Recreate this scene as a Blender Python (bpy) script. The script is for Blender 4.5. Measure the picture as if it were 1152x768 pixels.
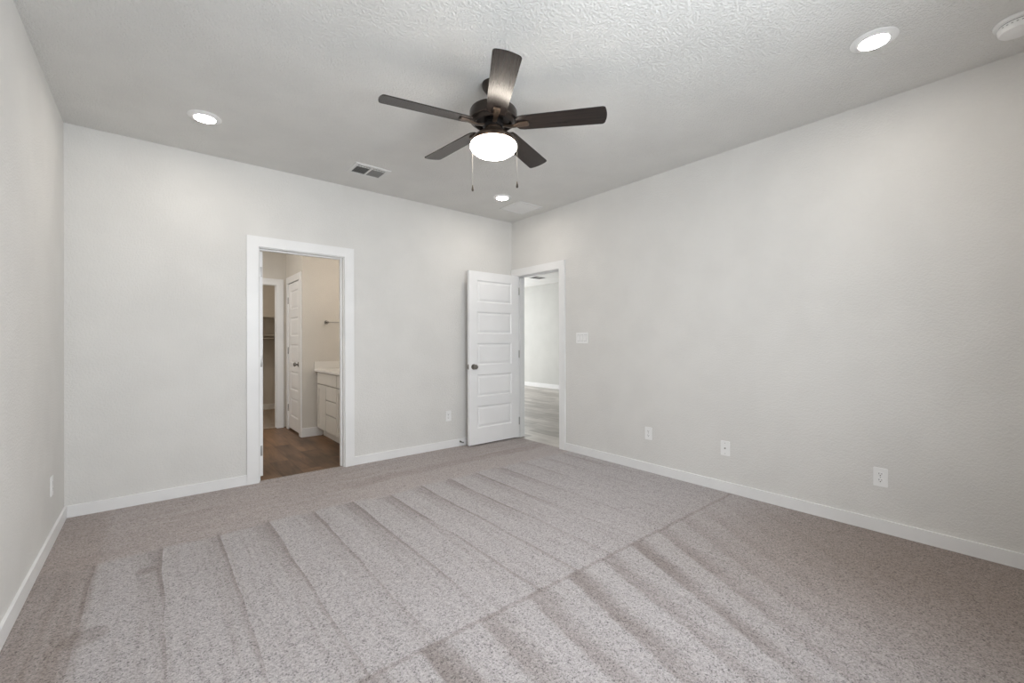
import bpy, bmesh, math
from mathutils import Vector, Matrix
PI = math.pi
for o in list(bpy.data.objects): bpy.data.objects.remove(o)
sc = bpy.context.scene
COL = sc.collection

# ------------------------------------------------------------------ camera
H = 2.743
CAMZ = 1.2132
yaw, pit, rol = (math.radians(a) for a in (39.63, 0.05, -0.155))
F = Vector((math.sin(yaw)*math.cos(pit), math.cos(yaw)*math.cos(pit), math.sin(pit)))
R = Vector((math.cos(yaw), -math.sin(yaw), 0))
U = R.cross(F)
R2 = R*math.cos(rol) + U*math.sin(rol)
U2 = -R*math.sin(rol) + U*math.cos(rol)
cam = bpy.data.cameras.new('camera')
co = bpy.data.objects.new('camera', cam); COL.objects.link(co)
cam.sensor_width = 36; cam.lens = 486.36/1152*36; cam.clip_start = 0.02
M = Matrix((R2, U2, -F)).transposed().to_4x4(); M.translation = (0, 0, CAMZ)
co.matrix_world = M
sc.camera = co

# ------------------------------------------------------------------ light + exposure
sc.view_settings.view_transform = 'Standard'
sc.view_settings.look = 'None'
sc.view_settings.gamma = 1.0
sc.view_settings.use_curve_mapping = False
sc.view_settings.exposure = 0.0
W_WINDOW, W_BATH, W_HALL = 75.0, 17.0, 118.0
E_GLOBE, E_CAN = 34.0, 125.0
world = bpy.data.worlds.new('world'); sc.world = world; world.use_nodes = True
wb = world.node_tree.nodes['Background']
sky = world.node_tree.nodes.new('ShaderNodeTexSky')
sky.sky_type = 'HOSEK_WILKIE'; sky.turbidity = 4.0
sky.sun_direction = (0.2, 0.8, 0.55)
world.node_tree.links.new(sky.outputs[0], wb.inputs[0]); wb.inputs[1].default_value = 0.6
try:
    sc.cycles.use_denoising = True
    sc.cycles.max_bounces = 10; sc.cycles.diffuse_bounces = 8
    sc.cycles.sample_clamp_indirect = 6
except Exception: pass

def area(name, loc, rot, sx, sy, watts, color, spread=180):
    l = bpy.data.lights.new(name, 'AREA'); l.shape = 'RECTANGLE'; l.size = sx; l.size_y = sy
    l.energy = watts; l.color = color; l.spread = math.radians(spread)
    o = bpy.data.objects.new(name, l); COL.objects.link(o); o.location = loc; o.rotation_euler = rot
    return o
YR = -0.24       # rear wall plane (behind the camera)
WX0, WX1, WZ0, WZ1 = 0.35, 1.85, 1.00, 2.30
# daylight through the bedroom's rear window, and through added openings in the living area and bathroom
area('window_daylight', ((WX0+WX1)/2, YR-0.10, (WZ0+WZ1)/2), (PI/2, 0, 0), WX1-WX0-.06, WZ1-WZ0-.06, W_WINDOW, (0.885, 0.945, 1.0), 166)
area('hall_daylight', (5.2, 11.24, 1.25), (-PI/2, 0, 0), 2.1, 2.1, W_HALL, (0.95, 0.98, 1.0))
area('hall_side_fill', (8.08, 10.35, 1.15), (0, PI/2, 0), 2.1, 1.4, W_HALL*.9, (0.95, 0.98, 1.0))  # added out of view to brighten the left of the hall floor
area('bathroom_side_fill', (-.54, 5.75, 1.75), (0, -PI/2, 0), 1.1, .9, 16, (1.0, .95, .88))  # added fill from the left for the bathroom side wall

# ------------------------------------------------------------------ node helpers
class X:
    """a tiny expression wrapper round shader math nodes"""
    def __init__(s, nt, v): s.nt, s.v = nt, v
    def _op(s, op, *a, clamp=False):
        n = s.nt.nodes.new('ShaderNodeMath'); n.operation = op; n.use_clamp = clamp
        for i, q in enumerate((s,)+a):
            q = q.v if isinstance(q, X) else q
            if isinstance(q, (int, float)): n.inputs[i].default_value = q
            else: s.nt.links.new(q, n.inputs[i])
        return X(s.nt, n.outputs[0])
    def __add__(s, o): return s._op('ADD', o)
    __radd__ = __add__
    def __sub__(s, o): return s._op('SUBTRACT', o)
    def __rsub__(s, o): return X(s.nt, o)._op('SUBTRACT', s)
    def __mul__(s, o): return s._op('MULTIPLY', o)
    __rmul__ = __mul__
    def __truediv__(s, o): return s._op('DIVIDE', o)
    def fract(s): return s._op('FRACT')
    def floor(s): return s._op('FLOOR')
    def clamp(s): return s._op('ADD', 0.0, clamp=True)
    def max(s, o): return s._op('MAXIMUM', o)
    def abs(s): return s._op('ABSOLUTE')
    def ramp(s, a, b):        # smoothstep from 0 at a to 1 at b
        n = s.nt.nodes.new('ShaderNodeMapRange'); n.interpolation_type = 'SMOOTHSTEP'
        s.nt.links.new(s.v, n.inputs[0])
        if a < b: n.inputs[1].default_value, n.inputs[2].default_value, n.inputs[3].default_value, n.inputs[4].default_value = a, b, 0, 1
        else: n.inputs[1].default_value, n.inputs[2].default_value, n.inputs[3].default_value, n.inputs[4].default_value = b, a, 1, 0
        return X(s.nt, n.outputs[0])

def newmat(name):
    m = bpy.data.materials.new(name); m.use_nodes = True
    nt = m.node_tree; b = nt.nodes['Principled BSDF']
    return m, nt, b
def coords(nt):
    tc = nt.nodes.new('ShaderNodeTexCoord'); sp = nt.nodes.new('ShaderNodeSeparateXYZ')
    nt.links.new(tc.outputs['Object'], sp.inputs[0])
    return tc.outputs['Object'], X(nt, sp.outputs[0]), X(nt, sp.outputs[1]), X(nt, sp.outputs[2])
def vec(nt, x, y, z=0.0):
    c = nt.nodes.new('ShaderNodeCombineXYZ')
    for i, q in enumerate((x, y, z)):
        if isinstance(q, X): nt.links.new(q.v, c.inputs[i])
        else: c.inputs[i].default_value = q
    return c.outputs[0]
def noise(nt, v, scale, detail=2, rough=0.5):
    n = nt.nodes.new('ShaderNodeTexNoise'); n.inputs['Scale'].default_value = scale
    n.inputs['Detail'].default_value = detail; n.inputs['Roughness'].default_value = rough
    nt.links.new(v, n.inputs['Vector']); return X(nt, n.outputs['Fac'])
def mixc(nt, f, a, b):
    n = nt.nodes.new('ShaderNodeMix'); n.data_type = 'RGBA'
    for i, q in ((0, f), (6, a), (7, b)):
        if isinstance(q, X): nt.links.new(q.v, n.inputs[i])
        elif isinstance(q, (tuple, list)): n.inputs[i].default_value = (*q, 1)
        elif isinstance(q, (int, float)): n.inputs[i].default_value = q
        else: nt.links.new(q, n.inputs[i])
    return n.outputs[2]
def scalec(nt, col, f):
    n = nt.nodes.new('ShaderNodeVectorMath'); n.operation = 'SCALE'
    nt.links.new(col, n.inputs[0]); nt.links.new(f.v, n.inputs['Scale']); return n.outputs[0]
def bump(nt, b, h, strength, dist):
    n = nt.nodes.new('ShaderNodeBump'); n.inputs['Strength'].default_value = strength
    n.inputs['Distance'].default_value = dist; nt.links.new(h.v, n.inputs['Height'])
    nt.links.new(n.outputs[0], b.inputs['Normal'])
def paint(name, col, rough=0.6, bscale=None, bstr=0.2, bdist=0.001, spec=0.5, metal=0.0, tint=0.015):
    m, nt, b = newmat(name)
    v, x, y, z = coords(nt)
    n = noise(nt, v, 3.0, 3)
    c2 = tuple(max(0, c*(1-tint*3)) for c in col)
    nt.links.new(mixc(nt, n.ramp(.3, .7), c2, col), b.inputs['Base Color'])
    b.inputs['Roughness'].default_value = rough; b.inputs['Metallic'].default_value = metal
    b.inputs['Specular IOR Level'].default_value = spec
    if bscale:
        bump(nt, b, noise(nt, v, bscale, 3, .55).ramp(.35, .65), bstr, bdist)
    return m
def emit(name, col, strength, albedo=(.8, .8, .8)):
    m, nt, b = newmat(name)
    b.inputs['Base Color'].default_value = (*albedo, 1)
    b.inputs['Emission Color'].default_value = (*col, 1); b.inputs['Emission Strength'].default_value = strength
    b.inputs['Roughness'].default_value = .4
    return m

WALL = paint('wall_paint', (.71, .70, .68), .75, 95, .35, .0025, spec=.25)
CEIL = paint('ceiling_texture_paint', (.76, .755, .735), .85, 95, .8, .004, spec=.2)
BWALL = paint('bathroom_wall_paint', (.66, .63, .585), .7, 95, .3, .002, spec=.25)
HCEIL = paint('hall_ceiling_paint', (.86, .86, .85), .85, 105, .4, .002)
HWALL = paint('hall_wall_paint', (.60, .60, .58), .75, 95, .3, .002, spec=.25)
TRIM = paint('trim_paint', (.82, .82, .82), .38, 40, .05, .0005)
DOORP = paint('door_paint', (.88, .88, .885), .42, 120, .06, .0005)
VAN = paint('vanity_paint', (.68, .655, .61), .4, 60, .05, .0005)
QUARTZ = paint('countertop_quartz', (.80, .78, .75), .22, 200, .02, .0003)
PLAST = paint('white_plastic', (.85, .85, .845), .32, 60, .03, .0003)
PLASTD = paint('dark_slot', (.03, .03, .03), .5)
SHADOWGAP = paint('grey_gap_plastic', (.20, .20, .20), .6)
NICKEL = paint('satin_nickel', (.27, .255, .235), .28, metal=1.0)
GREYMET = paint('hinge_steel', (.42, .41, .40), .45, metal=.8)
DUCT = paint('duct_interior', (.13, .13, .125), .8)
REG = paint('register_enamel', (.74, .74, .73), .45, spec=.4)
REGD = paint('register_louvre_enamel', (.36, .36, .35), .55)
BRONZE = paint('oil_rubbed_bronze', (.040, .031, .026), .34, 30, .05, .0004, metal=.6)
BRONZE2 = paint('brushed_bronze', (.13, .095, .072), .30, 30, .05, .0004, metal=.8)
VENTBR = paint('dark_vented_bronze', (.012, .010, .009), .5, metal=.3)
CHAIN = paint('steel_chain', (.20, .19, .18), .5, metal=.6)
ROD = paint('closet_rod_metal', (.55, .52, .47), .35, metal=.8)
SHELF = paint('shelf_board_paint', (.62, .59, .54), .5)
GLOBE = emit('lit_opal_glass', (1.0, .90, .78), E_GLOBE)
LENS = emit('lit_led_lens', (1.0, .93, .84), E_CAN)

def blade_mat():
    m, nt, b = newmat('espresso_blade_laminate')
    v, x, y, z = coords(nt)
    g = noise(nt, vec(nt, x*3.0, y*60.0, z*3.0), 1.0, 4, .6)
    nt.links.new(mixc(nt, g.ramp(.3, .7), (.017, .013, .012), (.030, .023, .020)), b.inputs['Base Color'])
    b.inputs['Roughness'].default_value = .27; b.inputs['Specular IOR Level'].default_value = .30
    return m
BLADE = blade_mat()

def wood_floor(name, ca, cb, rough, w=.18, L=1.2, bs=.15, coat=0.0, along_y=True):
    m, nt, b = newmat(name)
    v, x, y, z = coords(nt)
    if not along_y: x, y = y, x
    row = (x/w).floor()
    off = (row*0.377).fract()*L
    ly = (y+off)/L
    cell = ly.floor()
    wn = nt.nodes.new('ShaderNodeTexWhiteNoise'); wn.noise_dimensions = '3D'
    nt.links.new(vec(nt, row, cell, 3.0), wn.inputs['Vector']); rnd = X(nt, wn.outputs['Value'])
    warp = noise(nt, vec(nt, x*4.0, y*1.3, rnd*9), 1.0, 2)
    g1 = noise(nt, vec(nt, x*26.0 + warp*4.0, y*1.6, rnd*20), 1.0, 5, .62)
    g2 = noise(nt, vec(nt, x*6.0, y*2.2, rnd*13), 1.0, 3, .5)
    f = (g1*.5 + g2*.75 + rnd*.30 - .35).clamp()
    c = mixc(nt, f.ramp(.05, .85), ca, cb)
    seam = (((x/w).fract()-.5).abs()*-1+.5)*w
    seam2 = ((ly.fract()-.5).abs()*-1+.5)*L
    gap = seam.ramp(.0012, .003)*seam2.ramp(.0012, .003)
    c = scalec(nt, c, gap*.30+.70)
    nt.links.new(c, b.inputs['Base Color'])
    b.inputs['Roughness'].default_value = rough
    bump(nt, b, gap*.6+g1*.4, bs, .002)
    return m
BATHFLOOR = wood_floor('brown_plank_floor', (.055, .030, .017), (.27, .155, .085), .45)
HALLFLOOR = wood_floor('pale_plank_floor', (.24, .21, .185), (.62, .58, .535), .30)

def carpet(name, marks=True, base=(.388, .362, .364), brown=(.33, .255, .215)):
    m, nt, b = newmat(name)
    v, x, y, z = coords(nt)
    def cells(scale):
        vo = nt.nodes.new('ShaderNodeTexVoronoi'); vo.inputs['Scale'].default_value = scale
        nt.links.new(v, vo.inputs['Vector'])
        sp = nt.nodes.new('ShaderNodeSeparateColor'); nt.links.new(vo.outputs['Color'], sp.inputs[0])
        return X(nt, sp.outputs[0])
    n1 = cells(260)
    n2 = cells(140)
    n3 = noise(nt, v, 2.2, 3, .5)
    n4 = noise(nt, v, 14, 2, .5)
    fleck = (n1*.55+n2*.45)
    if marks:
        wob = noise(nt, v, 1.6, 2)
        wx = x + (wob-.5)*.05
        streak = noise(nt, vec(nt, x*34.0, y*1.5, 0.0), 1.0, 3, .6)
        wy = y + (noise(nt, vec(nt, x*2.6, y*.5, 4.0), 1.0, 2)-.5)*.16
        inA = wy.ramp(3.26, 3.33)                    # cross pass along the far wall
        in3 = (y + (n4-.5)*.015).ramp(1.555, 1.525)   # near pass
        in2 = (1-inA)*(1-in3)
        # middle pass: strokes every 28 cm, each with a combed dark edge
        s = ((wx-.035)/.284).fract()
        top = y.ramp(2.1, 3.25)
        wedge = s.ramp(.40, .98)*(top*.85+.12)*((((wx-.035)/.284).floor()*.618).fract()*.5+.65)
        edge = s.ramp(.90, .975)*(.55+top*.45)*n3.ramp(.25, .55)
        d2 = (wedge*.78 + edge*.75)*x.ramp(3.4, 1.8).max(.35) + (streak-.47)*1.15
        # near pass: strokes fanning from the line at y = 1.54
        t = 1.54-y
        x0 = (wx - t*.24)/(1-t*.3)
        s3 = ((x0-1.345)/.278).fract()
        amp = ((x0-1.345)/.278).floor()*.618
        amp = amp.fract()*.45+.62
        s3 = (s3 + (n4-.5)*.12).clamp()
        band = s3.ramp(.0, .12)*s3.ramp(.66, .22)*amp
        fade = x0.ramp(3.3, 2.2)*.85+.15
        d3 = band*fade*(n3.ramp(.2, .6)*.45+.60)*(y.ramp(.4, 1.5)*.5+.5) + (streak-.47)*1.15*fade
        line = (wy*0+y-1.54+(n4-.5)*.02).abs().ramp(.022, .003)*.5
        # far pass
        dA = .14 + (noise(nt, vec(nt, x*1.2, wy*16.0, 0.0), 1.0, 3)-.5)*.9
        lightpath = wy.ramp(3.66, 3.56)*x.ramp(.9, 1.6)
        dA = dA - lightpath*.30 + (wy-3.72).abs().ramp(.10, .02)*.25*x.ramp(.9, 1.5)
        # by the left wall
        left = (wx + (n4-.5)*.05).ramp(-.20, -.29)*(1-inA*.6)
        dL = .62 + (streak-.5)*1.3
        # worn spots left of the middle pass
        def spot(cx, cy, r):
            dx, dy = wx-cx, y-cy
            return (dx*dx+dy*dy).ramp(r*r, r*r*.25)
        spots = spot(-.22, 2.50, .09)*.55 + spot(-.03, 3.02, .055)*.5
        d = dA*inA + in2*d2 + in3*d3
        d = d*(1-left) + dL*left + line + spots
        d = (d + (n3-.5)*.25).clamp()
        right_dim_brown = x.ramp(1.7, 3.1)*y.ramp(2.0, .4)  # light falloff at near right painted into the carpet, over browner pile
        br = (inA*.32 + left*.25 + right_dim_brown*.75 + d*.38).clamp()
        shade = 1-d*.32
        shade = shade*(1-right_dim_brown*.26)
    else:
        br = n3*.5+.3; shade = n3*.1+.8
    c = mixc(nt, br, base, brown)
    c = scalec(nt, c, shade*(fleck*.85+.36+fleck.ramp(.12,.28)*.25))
    nt.links.new(c, b.inputs['Base Color'])
    b.inputs['Roughness'].default_value = .95; b.inputs['Specular IOR Level'].default_value = .1
    b.inputs['Sheen Weight'].default_value = .15
    bump(nt, b, noise(nt, v, 170, 1, .5), .6, .004)
    return m
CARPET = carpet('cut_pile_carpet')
CARPET2 = carpet('closet_carpet', False, (.40, .33, .27), (.36, .28, .21))

# ------------------------------------------------------------------ mesh helpers
def box(bm, x0, x1, y0, y1, z0, z1, mat=None, bev=0):
    g = bmesh.ops.create_cube(bm, size=1)['verts']
    S = Matrix.Diagonal((x1-x0, y1-y0, z1-z0, 1)); T = Matrix.Translation(((x0+x1)/2, (y0+y1)/2, (z0+z1)/2))
    bmesh.ops.transform(bm, matrix=T@S, verts=g)
    if bev:
        es = list({e for v in g for e in v.link_edges})
        r = bmesh.ops.bevel(bm, geom=es, offset=bev, segments=2, profile=.6, affect='EDGES')
        g = list({v for f in r['faces'] for v in f.verts} | {v for v in g if v.is_valid})
    if mat: bmesh.ops.transform(bm, matrix=mat, verts=g)
    return g
def lathe(bm, prof, seg=48, c=(0, 0, 0), mat=None):
    rings = []
    for r, z in prof:
        if r < 1e-6: rings.append([bm.verts.new((c[0], c[1], c[2]+z))])
        else: rings.append([bm.verts.new((c[0]+r*math.cos(2*PI*i/seg), c[1]+r*math.sin(2*PI*i/seg), c[2]+z)) for i in range(seg)])
    for a, b in zip(rings, rings[1:]):
        for i in range(seg):
            j = (i+1) % seg
            if len(a) == 1 and len(b) == 1: continue
            if len(a) == 1: bm.faces.new((a[0], b[j], b[i]))
            elif len(b) == 1: bm.faces.new((a[i], a[j], b[0]))
            else: bm.faces.new((a[i], a[j], b[j], b[i]))
    vs = [v for r in rings for v in r]
    if mat: bmesh.ops.transform(bm, matrix=mat, verts=vs)
    return vs
def tube(bm, pts, r, seg=10):
    pts = [Vector(p) for p in pts]; rings = []
    for i, p in enumerate(pts):
        d = (pts[min(i+1, len(pts)-1)]-pts[max(i-1, 0)]).normalized()
        a = Vector((0, 0, 1)) if abs(d.z) < .9 else Vector((1, 0, 0))
        u = d.cross(a).normalized(); w = d.cross(u)
        rings.append([bm.verts.new(p+(u*math.cos(2*PI*k/seg)+w*math.sin(2*PI*k/seg))*r) for k in range(seg)])
    for a, b in zip(rings, rings[1:]):
        for k in range(seg): bm.faces.new((a[k], a[(k+1) % seg], b[(k+1) % seg], b[k]))
    bm.faces.new(rings[0][::-1]); bm.faces.new(rings[-1])
def prism(bm, outline, z0, z1):
    a = [bm.verts.new((x, y, z0)) for x, y in outline]; b = [bm.verts.new((x, y, z1)) for x, y in outline]
    bm.faces.new(a[::-1]); bm.faces.new(b)
    n = len(a)
    for i in range(n): bm.faces.new((a[i], a[(i+1) % n], b[(i+1) % n], b[i]))
    return a+b
def obj(name, bm, mat, parent=None, smooth=False):
    bmesh.ops.recalc_face_normals(bm, faces=bm.faces)
    me = bpy.data.meshes.new(name); bm.to_mesh(me); bm.free()
    me.materials.append(mat)
    if smooth:
        me.polygons.foreach_set('use_smooth', [True]*len(me.polygons))
        try: me.set_sharp_from_angle(angle=math.radians(35))
        except Exception: pass
    o = bpy.data.objects.new(name, me); COL.objects.link(o)
    if parent: o.parent = parent
    return o
def tag(o, label, cat, group=None, kind=None):
    o['label'] = label; o['category'] = cat
    if group: o['group'] = group
    if kind: o['kind'] = kind
    return o
def thing(name, label, cat, loc=(0, 0, 0), rotz=0, group=None, kind=None):
    o = bpy.data.objects.new(name, None); COL.objects.link(o); o.empty_display_size = .1
    o.location = loc; o.rotation_euler = (0, 0, rotz)
    return tag(o, label, cat, group, kind)
def boxes(name, lst, mat, parent=None, bev=0):
    bm = bmesh.new()
    for b in lst: box(bm, *b, bev=bev)
    return obj(name, bm, mat, parent)
def struct(name, lst, mat, label, cat, bev=0):
    return tag(boxes(name, lst, mat, bev=bev), label, cat, kind='structure')
def dup_tree(o, parent=None):
    c = o.copy(); COL.objects.link(c); c.parent = parent
    if parent is not None: c.matrix_parent_inverse = o.matrix_parent_inverse.copy()
    for ch in list(o.children): dup_tree(ch, c)
    return c

# ------------------------------------------------------------------ room shell
XL, XR, YB = -0.481, 3.554, 4.290
WT = .12
YB2, XR2 = YB+WT, XR+WT
DX0, DX1 = .703, 1.425            # bathroom doorway in the back wall
HY0, HY1 = 3.443, 4.192           # hall doorway in the right wall
DH = 2.045
BX1 = 2.25                        # bathroom right wall
BY1, CY0, CY1 = 6.0, 6.885, 8.88
HX1, HY9 = 8.03, 11.2
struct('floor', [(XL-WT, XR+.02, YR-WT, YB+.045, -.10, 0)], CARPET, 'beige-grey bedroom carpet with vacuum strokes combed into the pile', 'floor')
struct('ceiling', [(XL-WT, XR2, YR-WT, YB2, H, H+.12)], CEIL, 'white textured bedroom ceiling', 'ceiling')
struct('wall_left', [(XL-WT, XL, YR-WT, YB2, 0, H)], WALL, 'pale grey wall on the left of the bedroom', 'wall')
struct('wall_back', [(XL, DX0, YB, YB2, 0, H), (DX1, XR, YB, YB2, 0, H), (DX0, DX1, YB, YB2, DH, H)], WALL, 'pale grey far wall with the bathroom doorway', 'wall')
struct('wall_right', [(XR, XR2, YR-WT, HY0, 0, H), (XR, XR2, HY1, HY9, 0, H), (XR, XR2, HY0, HY1, DH, H)], WALL, 'pale grey long wall on the right with the hall doorway', 'wall')
struct('wall_rear', [(XL, WX0, YR-WT, YR, 0, H), (WX1, XR, YR-WT, YR, 0, H), (WX0, WX1, YR-WT, YR, 0, WZ0), (WX0, WX1, YR-WT, YR, WZ1, H)], WALL, 'pale grey wall behind the camera holding the bedroom window', 'wall')
# bathroom and closet
struct('floor_bathroom', [(XL-WT, BX1, YB+.045, CY0+.03, -.10, -.006)], BATHFLOOR, 'brown wood plank floor of the bathroom', 'floor')
struct('floor_closet', [(XL-WT, BX1+.2, CY0+.03, CY1, -.10, 0)], CARPET2, 'tan carpet inside the closet beyond the bathroom', 'floor')
struct('ceiling_bathroom', [(XL-WT, BX1+WT, YB2, CY1+.1, H, H+.12)], CEIL, 'white ceiling over bathroom and closet', 'ceiling')
struct('wall_bathroom_left', [(XL-WT, XL, YB2, 5.3, 0, H), (XL-WT, XL, 6.2, CY1+.1, 0, H), (XL-WT, XL, 5.3, 6.2, 0, 1.2), (XL-WT, XL, 5.3, 6.2, 2.3, H)], BWALL, 'beige bathroom wall on the left, beyond the doorway', 'wall')  # unseen opening cut for the added bathroom fill
struct('wall_bathroom_right', [(BX1, BX1+WT, YB2, BY1, 0, H)], BWALL, 'beige bathroom wall behind the vanity', 'wall')
LX = 1.469                        # plane of the linen door wall
LY0, LY1 = 6.105, 6.715
CX0, CX1 = .64, 1.350
struct('wall_bathroom_back', [(LX, BX1+WT, BY1, BY1+.10, 0, H)], BWALL, 'beige bathroom wall with the towel bar', 'wall')
struct('wall_bathroom_side', [(LX, LX+.1, BY1+.10, LY0, 0, H), (LX, LX+.1, LY1, CY0+.1, 0, H), (LX, LX+.1, LY0, LY1, DH, H)], BWALL, 'beige bathroom wall around the narrow closed panel door', 'wall')
struct('wall_closet_front', [(XL, CX0, CY0, CY0+.1, 0, H), (CX1, LX, CY0, CY0+.1, 0, H), (CX0, CX1, CY0, CY0+.1, DH, H)], BWALL, 'beige far bathroom wall with the closet doorway', 'wall')
struct('wall_closet_back', [(XL, BX1+.2, CY1, CY1+.1, 0, H)], BWALL, 'beige back wall of the closet', 'wall')
struct('wall_closet_right', [(BX1+.1, BX1+.2, CY0+.1, CY1, 0, H), (LX+.1, BX1+.1, CY0, CY0+.1, 0, H)], BWALL, 'beige side wall of the closet', 'wall')
# living area past the hall doorway
struct('floor_hall', [(XR+.02, HX1+.1, 2.0, HY9, -.10, -.006)], HALLFLOOR, 'pale grey-brown plank floor beyond the hall doorway', 'floor')
struct('ceiling_hall', [(XR2, HX1+.1, 2.0, HY9+.1, H, H+.12)], HCEIL, 'white ceiling beyond the hall doorway', 'ceiling')
struct('wall_hall_far', [(HX1, HX1+.1, 2.0, 9.65, 0, H), (HX1, HX1+.1, 11.05, HY9, 0, H), (HX1, HX1+.1, 9.65, 11.05, 0, .1), (HX1, HX1+.1, 9.65, 11.05, 2.2, H)], HWALL, 'pale wall seen through the hall doorway', 'wall')  # opening out of view, cut for the added side light
struct('wall_hall_near', [(XR2, HX1, 1.9, 2.0, 0, H)], HWALL, 'pale wall closing the living area', 'wall')
struct('wall_hall_end', [(XR2, 4.1, HY9, HY9+.1, 0, H), (6.3, HX1, HY9, HY9+.1, 0, H), (4.1, 6.3, HY9, HY9+.1, 0, .15), (4.1, 6.3, HY9, HY9+.1, 2.35, H)], HWALL, 'pale end wall of the living area with an added unseen opening for daylight', 'wall')  # open gap added out of view to let daylight into the hall
struct('baseboard_hall', [(HX1-.014, HX1, 2.0, HY9, -.006, .10)], TRIM, 'white baseboard on the wall beyond the hall doorway', 'baseboard')

# baseboards
BB, BT, CW, CT = .083, .014, .089, .018
CI0, CI1 = DX0-.006, DX1+.006
struct('baseboard_left', [(XL, XL+BT, YR, YB, 0, BB)], TRIM, 'white baseboard along the left wall', 'baseboard', .002)
struct('baseboard_back', [(XL+BT, CI0-CW, YB-BT, YB, 0, BB), (CI1+CW, XR-CT, YB-BT, YB, 0, BB)], TRIM, 'white baseboard along the far wall', 'baseboard', .002)
HI0 = HY0-.006
struct('baseboard_right', [(XR-BT, XR, YR, HI0-CW-.006, 0, BB)], TRIM, 'white baseboard along the right wall', 'baseboard', .002)
struct('baseboard_rear', [(XL+BT, XR-BT, YR, YR+BT, 0, BB)], TRIM, 'white baseboard under the bedroom window', 'baseboard', .002)
struct('baseboard_bathroom', [(LX-BT, BX1-.54, BY1-BT, BY1, -.006, .11), (LX-BT, LX, BY1, LY0-CW*.98, -.006, .11)], TRIM, 'white baseboard under the towel bar wall', 'baseboard', .002)
struct('baseboard_closet', [(XL, BX1+.1, CY1-BT, CY1, 0, .10)], TRIM, 'pale baseboard at the back of the closet', 'baseboard', .002)

def casing(name, label, axis, p, a0, a1, zt, side, z0=0, w=CW, far=True):
    """flat casing on a wall face at coordinate p, on its `side`, around opening a0..a1"""
    q0, q1 = (p-CT, p) if side < 0 else (p, p+CT)
    L = [(a0-w, a0, z0, zt+w), (a1, a1+w, z0, zt+w), (a0, a1, zt, zt+w)]
    bm = bmesh.new()
    for u0, u1, v0, v1 in L:
        if axis == 'y': box(bm, u0, u1, q0, q1, v0, v1, bev=.0015)
        else: box(bm, q0, q1, u0, u1, v0, v1, bev=.0015)
    return tag(obj(name, bm, TRIM), label, 'trim', kind='structure')
casing('trim_1', 'white casing around the bathroom doorway', 'y', YB, CI0, CI1, DH-.002, -1)
casing('trim_2', 'white casing around the hall doorway', 'x', XR, HI0, HY1+.006, DH-.002, -1)
casing('trim_3', 'white casing around the closet doorway', 'y', CY0, CX0+.012, CX1-.006, DH-.018, -1, z0=-.006)
casing('trim_4', 'white casing around the narrow closed panel door', 'x', LX, LY0+.002, LY1-.002, DH-.008, -1, z0=-.006)
# door jambs (lining boards with stops)
JT = .018
def jamb(name, label, axis, a0, a1, q0, q1, stop0, stop1, z0=0):
    bm = bmesh.new()
    L = [(a0, a0+.004, q0, q1, z0, DH), (a1-.004, a1, q0, q1, z0, DH), (a0+.004, a1-.004, q0, q1, DH-.008, DH),
         (a0+.004, a0+.016, stop0, stop1, z0, DH-.008), (a1-.016, a1-.004, stop0, stop1, z0, DH-.008), (a0+.016, a1-.016, stop0, stop1, DH-.020, DH-.008)]
    for u0, u1, v0, v1, w0, w1 in L:
        if axis == 'y': box(bm, u0, u1, v0, v1, w0, w1, bev=.0008)
        else: box(bm, v0, v1, u0, u1, w0, w1, bev=.0008)
    return tag(obj(name, bm, TRIM), label, 'trim', kind='structure')
jamb('trim_5', 'white door lining of the bathroom doorway with its stop', 'y', DX0, DX1, YB-.002, YB2+.002, YB2-.072, YB2-.037)
jamb('trim_6', 'white door lining of the hall doorway with its stop', 'x', HY0, HY1, XR-.002, XR2+.002, XR+.038, XR+.073)
jamb('trim_7', 'white door lining of the closet doorway', 'y', CX0, CX1, CY0-.002, CY0+.102, CY0+.03, CY0+.062, z0=-.006)
# window behind the camera
wn = thing('window_1', 'white framed bedroom window behind the camera', 'window', ((WX0+WX1)/2, YR-.05, WZ0), kind='structure')
hw = (WX1-WX0)/2; hz = WZ1-WZ0
boxes('window_frame', [(-hw, -hw+.05, -.03, .03, 0, hz), (hw-.05, hw, -.03, .03, 0, hz), (-hw+.05, hw-.05, -.03, .03, 0, .05), (-hw+.05, hw-.05, -.03, .03, hz-.05, hz), (-.03, .03, -.03, .03, .05, hz-.05)], TRIM, wn)
boxes('window_sill', [(-hw, hw, .032, .075, -.0, .018)], TRIM, wn)

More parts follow.
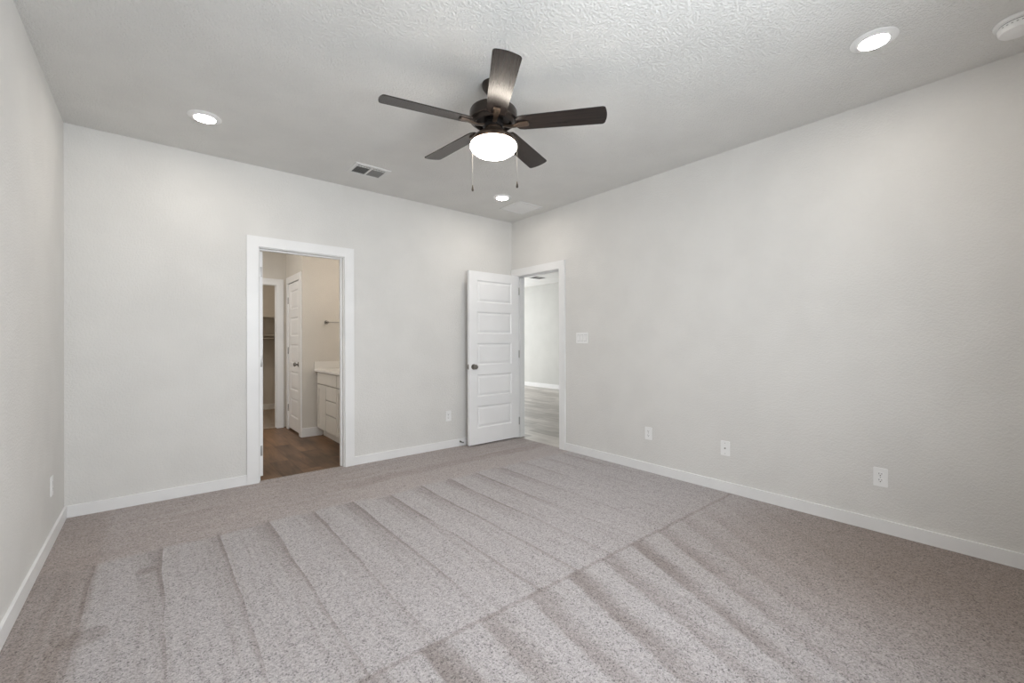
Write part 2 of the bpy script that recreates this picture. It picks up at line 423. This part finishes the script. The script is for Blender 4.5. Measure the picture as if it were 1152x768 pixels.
# ------------------------------------------------------------------ panel doors
def door_leaf(name, w, z0, z1, t=.035, npan=5, stile=.112, top=.10, ph=.262, rail=.107, parent=None, zf=1.0):
    """leaf hanging in local coords: x 0..w from the hinge, y 0..t, recessed horizontal panels on both faces"""
    bm = bmesh.new()
    xs = [0, stile, w-stile, w]
    pans = []; z = z1-top
    for i in range(npan): pans.append((z-ph, z)); z -= ph+rail
    zs = sorted({z0, z1} | {q for pz in pans for q in pz})
    def quad(pts): bm.faces.new([bm.verts.new(p) for p in pts])
    for side in (0, 1):
        yy = 0 if side == 0 else t; sg = 1 if side == 0 else -1
        for i in range(3):
            for a, b in zip(zs, zs[1:]):
                if i == 1 and any(abs(a-p0) < 1e-6 for p0, _ in pans):
                    loops = []
                    for ins, dep in ((0, 0), (.004, .0015), (.014, .0095), (.022, .0095), (.040, .0035), (.045, .003)):
                        x0, x1, c, d, y = xs[1]+ins, xs[2]-ins, a+ins, b-ins, yy+sg*dep
                        loops.append([(x0, y, c), (x1, y, c), (x1, y, d), (x0, y, d)])
                    for l0, l1 in zip(loops, loops[1:]):
                        for k in range(4): quad([l0[k], l0[(k+1) % 4], l1[(k+1) % 4], l1[k]])
                    quad(loops[-1])
                else: quad([(xs[i], yy, a), (xs[i+1], yy, a), (xs[i+1], yy, b), (xs[i], yy, b)])
    for a, b in zip(zs, zs[1:]):
        for xx in (0, w): quad([(xx, 0, a), (xx, t, a), (xx, t, b), (xx, 0, b)])
    for i in range(3):
        for zz in (z0, z1): quad([(xs[i], 0, zz), (xs[i+1], 0, zz), (xs[i+1], t, zz), (xs[i], t, zz)])
    bmesh.ops.remove_doubles(bm, verts=bm.verts, dist=1e-5)
    return obj(name, bm, DOORP, parent)
def knob(parent, x, z, t, mat=None, faces=(0, 1)):
    mat = mat or NICKEL
    for s in faces:
        bm = bmesh.new()
        Rm = Matrix.Translation((x, 0 if s == 0 else t, z)) @ Matrix.Rotation(PI/2 if s == 0 else -PI/2, 4, 'X')
        lathe(bm, [(0, 0), (.032, 0), (.032, .004), (.028, .009), (.012, .011), (.011, .026), (.018, .032), (.0265, .040), (.028, .049), (.024, .058), (.012, .063), (0, .064)], 32, mat=Rm)
        k = obj('door_knob', bm, mat, parent, True)
    return k
def hinges(parent, zs, edge_x, y, leafw=.033, mat=None, ydir=1, knuckle=(0, 0), face='edge'):
    for z in zs:
        bm = bmesh.new()
        if face == 'edge': box(bm, edge_x-.0015, edge_x+.0002, y, y+leafw*ydir if ydir > 0 else y, z-.045, z+.045, bev=.0006)
        tube(bm, [(knuckle[0], knuckle[1], z-.047), (knuckle[0], knuckle[1], z+.047)], .0065, 12)
        obj('hinge', bm, mat or GREYMET, parent, True)

# door_1: bedroom door, hinged at the far jamb of the hall doorway, standing open in front of the far wall
d1 = thing('door_1', 'white five-panel bedroom door standing open against the far wall', 'door', (XR-.008, 4.157, 0), math.radians(180.0), kind='structure')
W1 = .752
d1.rotation_euler = (0, 0, math.radians(180.4))
d1.location = (XR-.010, 4.186, 0)
leaf = door_leaf('door_leaf', W1, .018, 2.040, parent=d1)
knob(d1, W1-.062, .925, .035)
bm = bmesh.new(); box(bm, W1-.0004, W1+.0015, .005, .030, .925-.028, .925+.028); box(bm, W1, W1+.010, .011, .024, .925-.009, .925+.009, bev=.002)
obj('door_latch', bm, NICKEL, d1)
hinges(d1, (.22, 1.06, 1.85), 0, 0, knuckle=(-.006, .040), face='none')

# door_2: bathroom door, opened a quarter turn into the bathroom, hinge edge facing the room
d2 = thing('door_2', 'white panel door of the bathroom seen edge-on with its hinges', 'door', (.752, YB2+.006, 0), PI/2, kind='structure')
door_leaf('door_leaf', .700, .018, 2.030, parent=d2)
knob(d2, .700-.062, .925, .035)
for z in (.245, 1.04, 1.845):
    bm = bmesh.new()
    box(bm, -.0016, .0004, .004, .034, z-.045, z+.045, bev=.0006)
    for dz in (-.03, -.01, .012, .032): lathe(bm, [(0, 0), (.003, 0), (.003, .001), (0, .0015)], 10, mat=Matrix.Translation((-.0014, .017+(.007 if dz*dz > .0004 else -.007), z+dz)) @ Matrix.Rotation(-PI/2, 4, 'Y'))
    tube(bm, [(-.006, .040, z-.047), (-.006, .040, z+.047)], .006, 12)
    obj('hinge', bm, GREYMET, d2, True)

# door_3: narrow closed door in the side wall of the bathroom
LW = LY1-LY0-.010
d3 = thing('door_3', 'narrow white closed panel door beside the closet doorway', 'door', (LX-.004, LY0+.005, 0), PI/2, kind='structure')
# local x runs towards +y (knob end at 0), local y towards -x  -> shift so the face sits on the casing side
lf = door_leaf('door_leaf', LW, .022, 2.028, t=.035, stile=.095, parent=d3); lf.location = (0, -.035, 0)
bm = bmesh.new()
Rm = Matrix.Translation((.062, 0, .925)) @ Matrix.Rotation(-PI/2, 4, 'X')
lathe(bm, [(0, 0), (.032, 0), (.032, .004), (.028, .009), (.012, .011), (.011, .026), (.018, .032), (.0265, .040), (.028, .049), (.024, .058), (.012, .063), (0, .064)], 32, mat=Rm)
obj('door_knob', bm, NICKEL, d3, True)
for z in (.30, 1.10, 1.80):
    bm = bmesh.new(); tube(bm, [(LW+.006, .006, z-.047), (LW+.006, .006, z+.047)], .0075, 12); box(bm, LW-.004, LW+.014, -.002, .003, z-.045, z+.045)
    obj('hinge', bm, GREYMET, d3, True)

# door stop behind door_1
ds = thing('door_stop', 'small metal spring door stop on the baseboard behind the open door', 'door stop', (2.752, YB-BT, .052))
bm = bmesh.new(); lathe(bm, [(0, 0), (.011, 0), (.011, .004), (.006, .009), (0, .009)], 20, mat=Matrix.Rotation(PI/2, 4, 'X')); obj('stop_base', bm, NICKEL, ds, True)
bm = bmesh.new(); tube(bm, [(.005*math.cos(k*.9), -.008-k*.00045, .005*math.sin(k*.9)) for k in range(110)], .0012, 6); obj('spring', bm, NICKEL, ds, True)
bm = bmesh.new(); lathe(bm, [(0, .056), (.007, .056), (.008, .060), (.008, .068), (.005, .072), (0, .072)], 20, mat=Matrix.Rotation(PI/2, 4, 'X')); obj('rubber_tip', bm, SHADOWGAP, ds, True)

# ------------------------------------------------------------------ ceiling fan
FX, FY = 1.555, 2.045
fan = thing('ceiling_fan', 'dark bronze five-blade ceiling fan with a lit white bowl light', 'ceiling fan', (FX, FY, H))
def L(name, prof, mat, seg=64, parent=fan):
    bm = bmesh.new(); lathe(bm, [(r, z-H) for r, z in prof], seg); return obj(name, bm, mat, parent, True)
L('canopy', [(0, H), (.066, H), (.067, H-.012), (.062, H-.030), (.045, H-.052), (.022, H-.062), (0, H-.062)], BRONZE)
L('downrod', [(0, 2.70), (.0135, 2.70), (.0135, 2.585), (0, 2.585)], BRONZE, 24)
L('motor_housing', [(0, 2.612), (.030, 2.612), (.036, 2.597), (.115, 2.594), (.134, 2.586), (.1405, 2.575), (.1415, 2.534), (.1395, 2.524), (.134, 2.520), (.130, 2.521), (.129, 2.530), (0, 2.530)], BRONZE)
L('vented_underside', [(0, 2.529), (.1285, 2.529), (.1285, 2.520), (.118, 2.507), (.111, 2.503), (.106, 2.506), (.103, 2.516), (.100, 2.527), (.058, 2.5285), (0, 2.5285)], BRONZE)
L('flywheel', [(0, 2.528), (.056, 2.528), (.057, 2.506), (.063, 2.502), (.063, 2.490), (.056, 2.485), (0, 2.485)], VENTBR)
L('switch_housing', [(0, 2.486), (.046, 2.486), (.049, 2.480), (.049, 2.468), (.0, 2.468)], BRONZE2)
pan = L('light_fitter', [(.040, 2.469), (.052, 2.468), (.062, 2.458), (.092, 2.442), (.116, 2.424), (.128, 2.409), (.133, 2.396), (.132, 2.389), (.127, 2.389), (.126, 2.396), (.0, 2.40)], BRONZE2)
gp = []
for k in range(0, 19):
    a = k/18*PI/2
    gp.append((.1385*math.cos(a)**.86 if k < 18 else 0, 2.374-.060*math.sin(a)))
L('bowl_shade', [(.112, 2.396), (.122, 2.393), (.132, 2.386), (.137, 2.380)] + gp, GLOBE)
for a in (-100, 20, 140):
    bm = bmesh.new(); ca, sa = math.cos(math.radians(a)), math.sin(math.radians(a))
    tube(bm, [(.120*ca, .120*sa, 2.394-H), (.134*ca, .134*sa, 2.396-H)], .0035, 10); obj('thumb_screw', bm, CHAIN, fan, True)
# blades and arms
def blade_outline():
    pts = [(.137, -.036), (.152, -.053), (.180, -.058)]
    r1, hw2, rc = .660, .0685, .017
    for k in range(7):
        a = -PI/2 + k/6*PI/2*.93
        pts.append((r1-.008-rc+rc*math.cos(a), -hw2+rc+rc*math.sin(a)))
    for k in range(1, 6): 
        u = -1+2*k/6
        pts.append((r1-.008*u*u, u*(hw2-rc)))
    for k in range(7):
        a = PI/2*.07 + k/6*PI/2*.93
        pts.append((r1-.008-rc+rc*math.cos(a), hw2-rc+rc*math.sin(a)))
    pts += [(.180, .058), (.152, .053), (.137, .036)]
    return pts
PITCH = math.radians(-11.5)
for k in range(5):
    ang = math.radians(22.4+72*k)
    Mz = Matrix.Rotation(ang, 4, 'Z'); Mx = Matrix.Translation((0, 0, 2.500-H)) @ Matrix.Rotation(PITCH, 4, 'X')
    bm = bmesh.new(); prism(bm, blade_outline(), -.003, .003)
    bmesh.ops.bevel(bm, geom=[e for e in bm.edges if abs(e.verts[0].co.z-e.verts[1].co.z) < 1e-6], offset=.001, segments=1, affect='EDGES')
    o = obj('blade', bm, BLADE, fan); o.matrix_local = Mz @ Mx
    bm = bmesh.new()
    # arm: flat bar rising from the flywheel, twisting into the blade pitch, widening into a pad under the blade
    secs = [(.050, 2.495, .011, .004, 0), (.075, 2.489, .012, .004, .1), (.100, 2.484, .012, .004, .4), (.122, 2.484, .013, .004, .8), (.140, 2.4875, .015, .004, 1), (.158, 2.4915, .019, .004, 1), (.190, 2.4925, .020, .004, 1), (.205, 2.4927, .019, .004, 1), (.211, 2.4928, .013, .004, 1)]
    prev = None
    for (r, z, w, h, tw) in secs:
        a = PITCH*tw; c_, s_ = math.cos(a), math.sin(a)
        ring = [bm.verts.new((r, yy*c_-zz*s_, z-H+yy*s_+zz*c_)) for yy, zz in ((-w, -h), (-w*.6, -h*1.35), (w*.6, -h*1.35), (w, -h), (w, h*.6), (-w, h*.6))]
        if prev:
            for i in range(6): bm.faces.new((prev[i], prev[(i+1) % 6], ring[(i+1) % 6], ring[i]))
        else: bm.faces.new(ring[::-1])
        prev = ring
    bm.faces.new(prev)
    arm = obj('blade_arm', bm, BRONZE2, fan, True); arm.matrix_local = Mz
# pull chains
rt = Vector((.770, -.638, 0)); fw = Vector((.638, .770, 0))
for off, zend, lab in ((-.131*rt+.075*fw, 2.133, None), (.140*rt-.004*fw, 2.125, None)):
    n = off.normalized()
    p0 = n*.046; bm = bmesh.new(); R0 = off.length
    tube(bm, [(p0.x, p0.y, 2.475-H), (n.x*.075, n.y*.075, 2.466-H), (n.x*.11, n.y*.11, 2.447-H), (n.x*(R0-.006), n.y*(R0-.006), 2.420-H), (off.x, off.y, 2.405-H), (off.x, off.y, 2.37-H), (off.x, off.y, zend+.036-H)], .0007, 6)
    for k in range(int((2.39-zend-.036)/.0045)):
        bmesh.ops.create_icosphere(bm, subdivisions=1, radius=.00125, matrix=Matrix.Translation((off.x, off.y, 2.39-k*.0045-H)))
    ch = obj('pull_chain', bm, CHAIN, fan, True)
    bm = bmesh.new(); lathe(bm, [(0, .040), (.0025, .039), (.004, .028), (.0068, .013), (.0070, .006), (.0045, .001), (0, 0)], 20, c=(off.x, off.y, zend-H))
    obj('chain_pull', bm, BRONZE, ch, True)

# ------------------------------------------------------------------ recessed lights
def can(x, y, label, lens=None):
    t = thing('recessed_light', label, 'ceiling light', (x, y, H), group='lit recessed ceiling lights')
    bm = bmesh.new(); lathe(bm, [(0, 0), (.097, 0), (.0975, -.003), (.094, -.005), (.078, -.009), (.063, -.013), (.061, -.012), (0, -.008)], 64); obj('trim_ring', bm, PLAST, t, True)
    bm = bmesh.new(); lathe(bm, [(0, -.0085), (.061, -.0085), (.0605, -.0135), (.040, -.0155), (0, -.016)], 48); obj('lens', bm, lens or LENS, t, True)
    return t
can(.268, 3.585, 'lit round recessed light in the ceiling near the left wall, above the bathroom doorway side')
can(2.823, .516, 'largest lit round recessed light, at upper right beside the smoke detector')
can(2.839, 3.583, 'lit round recessed light next to the square return grille in the far corner')
can(.268, .516, 'lit round recessed light behind the camera near the left wall')
can(.62, 5.45, 'lit round recessed light added unseen in the bathroom ceiling', emit('bath_fill_lens', (1.0, .91, .80), 150))  # extra lamp out of view, added to brighten the bathroom
can(1.05, 7.75, 'lit round recessed light added unseen in the closet ceiling', emit('closet_fill_lens', (1.0, .85, .68), 260))  # unseen lamp added so the closet is lit from above

# ------------------------------------------------------------------ registers, detector
def register(name, label, cx, cy, wx, wy, banks, pitch_, fr, lm, backing, nearrow=False, cat='vent', tilt=32):
    t = thing(name, label, cat, (cx, cy, H))
    bm = bmesh.new(); hx, hy = wx/2, wy/2
    for b in [(-hx, hx, -hy, -hy+fr), (-hx, hx, hy-fr, hy), (-hx, -hx+fr, -hy+fr, hy-fr), (hx-fr, hx, -hy+fr, hy-fr)]:
        box(bm, b[0], b[1], b[2], b[3], -.009, 0, bev=.002)
    inner0, inner1 = -hx+fr, hx-fr
    bw = (inner1-inner0)/banks
    for i in range(1, banks): box(bm, inner0+bw*i-.008, inner0+bw*i+.008, -hy+fr, hy-fr, -.008, -.001)
    if nearrow: box(bm, inner0, inner1, -hy+fr+.024, -hy+fr+.033, -.0078, -.001)
    obj('frame', bm, REG, t)
    boxes('duct_backing', [(inner0, inner1, -hy+fr, hy-fr, -.0012, -.0004)], backing, t)
    for i in range(banks):
        bm = bmesh.new(); a = inner0+bw*i+(.008 if i else 0); b_ = inner0+bw*(i+1)-(.008 if i < banks-1 else 0)
        n = int((b_-a)/pitch_)
        for k in range(n):
            xx = a+(k+.5)*(b_-a)/n; y0 = -hy+fr+(.033 if nearrow else 0); y1 = hy-fr
            box(bm, -.0008, .0008, y0, y1, -.0045, .0030, mat=Matrix.Translation((xx, 0, -.0045)) @ Matrix.Rotation(math.radians(tilt if i == 0 else -tilt), 4, 'Y'))
        if nearrow:
            m_ = 5
            for k in range(m_): 
                xx = a+(k+.5)*(b_-a)/m_
                box(bm, xx-.004, xx+.004, -hy+fr, -hy+fr+.024, -.007, -.002)
        obj('louvre_bank', bm, lm, t)
    return t
register('ceiling_register', 'white rectangular supply vent with two grey louvre banks left of the fan', 1.478, 3.786, .315, .255, 2, .0105, .032, REGD, DUCT, True)
register('return_grille', 'white square return air grille in the far corner of the ceiling', 3.232, 3.735, .345, .360, 1, .0085, .020, PLAST, PLAST, False, 'vent', 84)
sd = thing('smoke_detector', 'white round smoke detector at the upper right edge of the ceiling', 'smoke detector', (3.192, .045, H))
bm = bmesh.new(); lathe(bm, [(0, 0), (.083, 0), (.0835, -.004), (.081, -.012), (.074, -.015), (.060, -.015), (0, -.014)], 64); obj('base_plate', bm, PLAST, sd, True)
bm = bmesh.new(); lathe(bm, [(0, -.014), (.0655, -.014), (.0655, -.019), (0, -.019)], 64); obj('vent_gap', bm, SHADOWGAP, sd, True)
bm = bmesh.new(); lathe(bm, [(0, -.018), (.067, -.018), (.069, -.022), (.068, -.040), (.062, -.051), (.040, -.056), (0, -.057)], 64)
obj('cover', bm, PLAST, sd, True)
bm = bmesh.new()
for k in range(7):
    a = PI + .25*(k-3)
    box(bm, .0672, .0687, -.0035, .0035, -.030, -.027, mat=Matrix.Rotation(a, 4, 'Z'))
obj('sounder_slots', bm, SHADOWGAP, sd)
# vent in the hall ceiling
register('ceiling_register', 'dark ceiling vent seen through the hall doorway', 7.05, 7.55, .36, .26, 2, .02, .015, DUCT, DUCT)

# ------------------------------------------------------------------ wall plates: local x across, -y out of the wall, z up
def rrect(w, h, r, n=5):
    pts = []
    for cx, cz, a0 in ((w/2-r, h/2-r, 0), (-w/2+r, h/2-r, PI/2), (-w/2+r, -h/2+r, PI), (w/2-r, -h/2+r, 1.5*PI)):
        for k in range(n+1): pts.append((cx+r*math.cos(a0+k/n*PI/2), cz+r*math.sin(a0+k/n*PI/2)))
    return pts
ROT = Matrix.Rotation(PI/2, 4, 'X')      # outline (x, y) -> (x, z), thickness towards -y
def plate(parent, w, h, nm='cover_plate'):
    bm = bmesh.new()
    vs = prism(bm, rrect(w, h, .005), 0, .0045)
    top = [e for e in bm.edges if all(v.co.z > .004 for v in e.verts)]
    bmesh.ops.bevel(bm, geom=top, offset=.002, segments=2, affect='EDGES')
    bmesh.ops.transform(bm, matrix=ROT, verts=bm.verts)
    return obj(nm, bm, PLAST, parent)
def outlet(loc, rotz, label):
    t = thing('wall_outlet', label, 'outlet', loc, rotz, group='duplex wall outlets near the floor')
    plate(t, .072, .117)
    for s in (1, -1):
        bm = bmesh.new(); vs = prism(bm, rrect(.034, .029, .011), .0040, .0060)
        bmesh.ops.transform(bm, matrix=Matrix.Translation((0, 0, s*.0195)) @ ROT, verts=vs)
        rc = obj('receptacle', bm, PLAST, t)
        bm = bmesh.new(); z = s*.0195
        box(bm, -.0078, -.0054, -.0064, -.0058, z-.001, z+.0085); box(bm, .0054, .0078, -.0064, -.0058, z+.0002, z+.0078)
        vs = prism(bm, rrect(.0055, .006, .0025), .0058, .0064); bmesh.ops.transform(bm, matrix=Matrix.Translation((0, 0, z-.0075)) @ ROT, verts=vs)
        obj('slots', bm, PLASTD, rc)
    bm = bmesh.new(); vs = prism(bm, [(.0028*math.cos(a*PI/6), .0028*math.sin(a*PI/6)) for a in range(12)], .0044, .0056); bmesh.ops.transform(bm, matrix=ROT, verts=vs)
    obj('screw', bm, GREYMET, t)
    return t
RW = PI/2*3   # facing -x  (local -y -> -x)
outlet((XR, .624, .348), -PI/2, 'white duplex outlet on the right wall, nearest the camera')
outlet((XR, 2.296, .357), -PI/2, 'white duplex outlet on the right wall, nearest the hall doorway')
outlet((2.600, YB, .366), 0, 'white duplex outlet on the far wall between bathroom doorway and open door')
outlet((XL, 3.803, .347), PI/2, 'white duplex outlet on the left wall seen edge-on')
cp = thing('cable_plate', 'white wall plate with one small dark cable jack between two outlets', 'wall plate', (XR, 1.593, .350), -PI/2)
plate(cp, .072, .117)
bm = bmesh.new(); lathe(bm, [(0, .004), (.0062, .004), (.0062, .006), (.0045, .006), (.0045, .012), (0, .012)], 16, mat=Matrix.Rotation(PI/2, 4, 'X')); obj('coaxial_jack', bm, NICKEL, cp, True)
for s in (1, -1):
    bm = bmesh.new(); lathe(bm, [(0, .004), (.003, .004), (.003, .0056), (0, .0056)], 12, mat=Matrix.Translation((0, 0, s*.042)) @ Matrix.Rotation(PI/2, 4, 'X')); obj('screw', bm, GREYMET, cp, True)
sw = thing('light_switch', 'white three-rocker switch plate beside the hall doorway', 'light switch', (XR, 3.106, 1.254), -PI/2)
plate(sw, .166, .117)
for i in (-1, 0, 1):
    x = i*.046
    bm = bmesh.new(); box(bm, x-.0175, x+.0175, -.0048, -.0040, -.0345, .0345); gap = obj('rocker_recess', bm, SHADOWGAP, sw)
    bm = bmesh.new()
    th = math.radians(6 if i != 0 else 4)
    box(bm, x-.0163, x+.0163, -.0085, -.0045, -.0325, .0325, bev=.0012)
    rk = obj('rocker', bm, PLAST, sw)
    for v in rk.data.vertices:
        if v.co.y < -.006: v.co.y += (-.0028 if v.co.z > 0 else .0008) if i else (.0008 if v.co.z > 0 else -.0020)

# ------------------------------------------------------------------ bathroom fittings
VX, VXF = BX1, 1.644
van = thing('bathroom_vanity', 'white bathroom vanity cabinet with door and stacked drawers', 'cabinet', (VX, 5.985, 0), 0)
def VB(name, lst, mat=VAN, parent=van, bev=.0015):
    bm = bmesh.new()
    for (x0, x1, y0, y1, z0, z1) in lst: box(bm, x0-VX, x1-VX, y0-5.985, y1-5.985, z0, z1, bev=bev)
    return obj(name, bm, mat, parent)
VN = 4.455
VB('body', [(VXF+.034, VX, VN, 5.985, .095, .835), (VXF+.075, VX, VN+.02, 5.985, -.006, .095)])
VB('face_frame', [(VXF+.014, VXF+.034, VN, 5.985, .825, .835), (VXF+.014, VXF+.034, VN, 5.985, .095, .106), (VXF+.014, VXF+.034, 5.974, 5.985, .106, .825)])
def shaker(y0, y1, z0, z1):
    f = .055
    return VB('door', [(VXF-.002, VXF+.018, y0, y0+f, z0, z1), (VXF-.002, VXF+.018, y1-f, y1, z0, z1), (VXF-.002, VXF+.018, y0+f, y1-f, z1-f, z1), (VXF-.002, VXF+.018, y0+f, y1-f, z0, z0+f), (VXF+.008, VXF+.016, y0+f, y1-f, z0+f, z1-f)], bev=.001)
VB('false_front', [(VXF-.002, VXF+.018, 5.212, 5.972, .683, .822)])
shaker(5.628, 5.972, .108, .672)
for z0, z1 in ((.502, .672), (.325, .491), (.108, .314)): VB('drawer', [(VXF-.002, VXF+.018, 5.212, 5.616, z0, z1)])
shaker(4.835, 5.200, .108, .672); shaker(4.468, 4.823, .108, .672); VB('false_front', [(VXF-.002, VXF+.018, 4.468, 5.200, .683, .822)])
ct = thing('countertop', 'pale bathroom countertop with low backsplash on the vanity', 'countertop', (VX, 5.985, .836))
def CB(name, lst):
    bm = bmesh.new()
    for (x0, x1, y0, y1, z0, z1) in lst: box(bm, x0-VX, x1-VX, y0-5.985, y1-5.985, z0, z1, bev=.002)
    return obj(name, bm, QUARTZ, ct)
CB('slab', [(1.611, VX, VN-.01, 5.999, 0, .030)])
CB('side_splash', [(1.611, VX, 5.980, 5.999, .0305, .125)])
CB('backsplash', [(VX-.019, VX, VN-.01, 5.979, .0305, .125)])
tb = thing('towel_bar', 'satin metal towel bar on the bathroom wall above the countertop', 'towel bar', (1.765, BY1, 1.480))
for x in (0, .43):
    bm = bmesh.new(); lathe(bm, [(0, 0), (.026, 0), (.026, .005), (.012, .010), (.010, .060), (.014, .066), (.012, .078), (0, .080)], 28, mat=Matrix.Translation((x, 0, 0)) @ Matrix.Rotation(PI/2, 4, 'X')); obj('post', bm, NICKEL, tb, True)
bm = bmesh.new(); tube(bm, [(0, -.066, 0), (.43, -.066, 0)], .008, 16); obj('bar', bm, GREYMET, tb, True)
vl = thing('vanity_light', 'lit vanity light bar on the bathroom wall above the vanity', 'wall light', (BX1, 5.25, 2.05))
boxes('back_plate', [(-.03, 0, -.30, .30, -.05, .05)], NICKEL, vl, .003)
EV = emit('lit_vanity_glass', (1.0, .90, .78), W_BATH)
for y in (-.2, 0, .2):
    bm = bmesh.new(); lathe(bm, [(.0, .06), (.035, .058), (.045, .03), (.055, -.06), (.050, -.075), (0, -.075)], 28, c=(-.09, y, 0)); obj('glass_shade', bm, EV, vl, True)
# closet fittings
cs = thing('closet_shelf', 'painted closet shelf board high on the back wall', 'shelf', (1.2, CY1, 1.66))
boxes('board', [(-1.5, 1.15, -.31, 0, 0, .02)], SHELF, cs); boxes('cleat', [(-1.5, 1.15, -.022, 0, -.088, 0)], SHELF, cs)
c2 = thing('closet_shelf', 'lower pale shelf edge with hanging rod in the closet', 'shelf', (1.2, CY1, 1.335))
boxes('board', [(-1.5, 1.15, -.31, 0, 0, .02)], SHELF, c2); boxes('cleat', [(-1.5, 1.15, -.022, 0, -.088, 0)], SHELF, c2)
bm = bmesh.new(); tube(bm, [(-1.5, -.28, -.055), (1.15, -.28, -.055)], .016, 18); obj('hanging_rod', bm, ROD, c2, True)
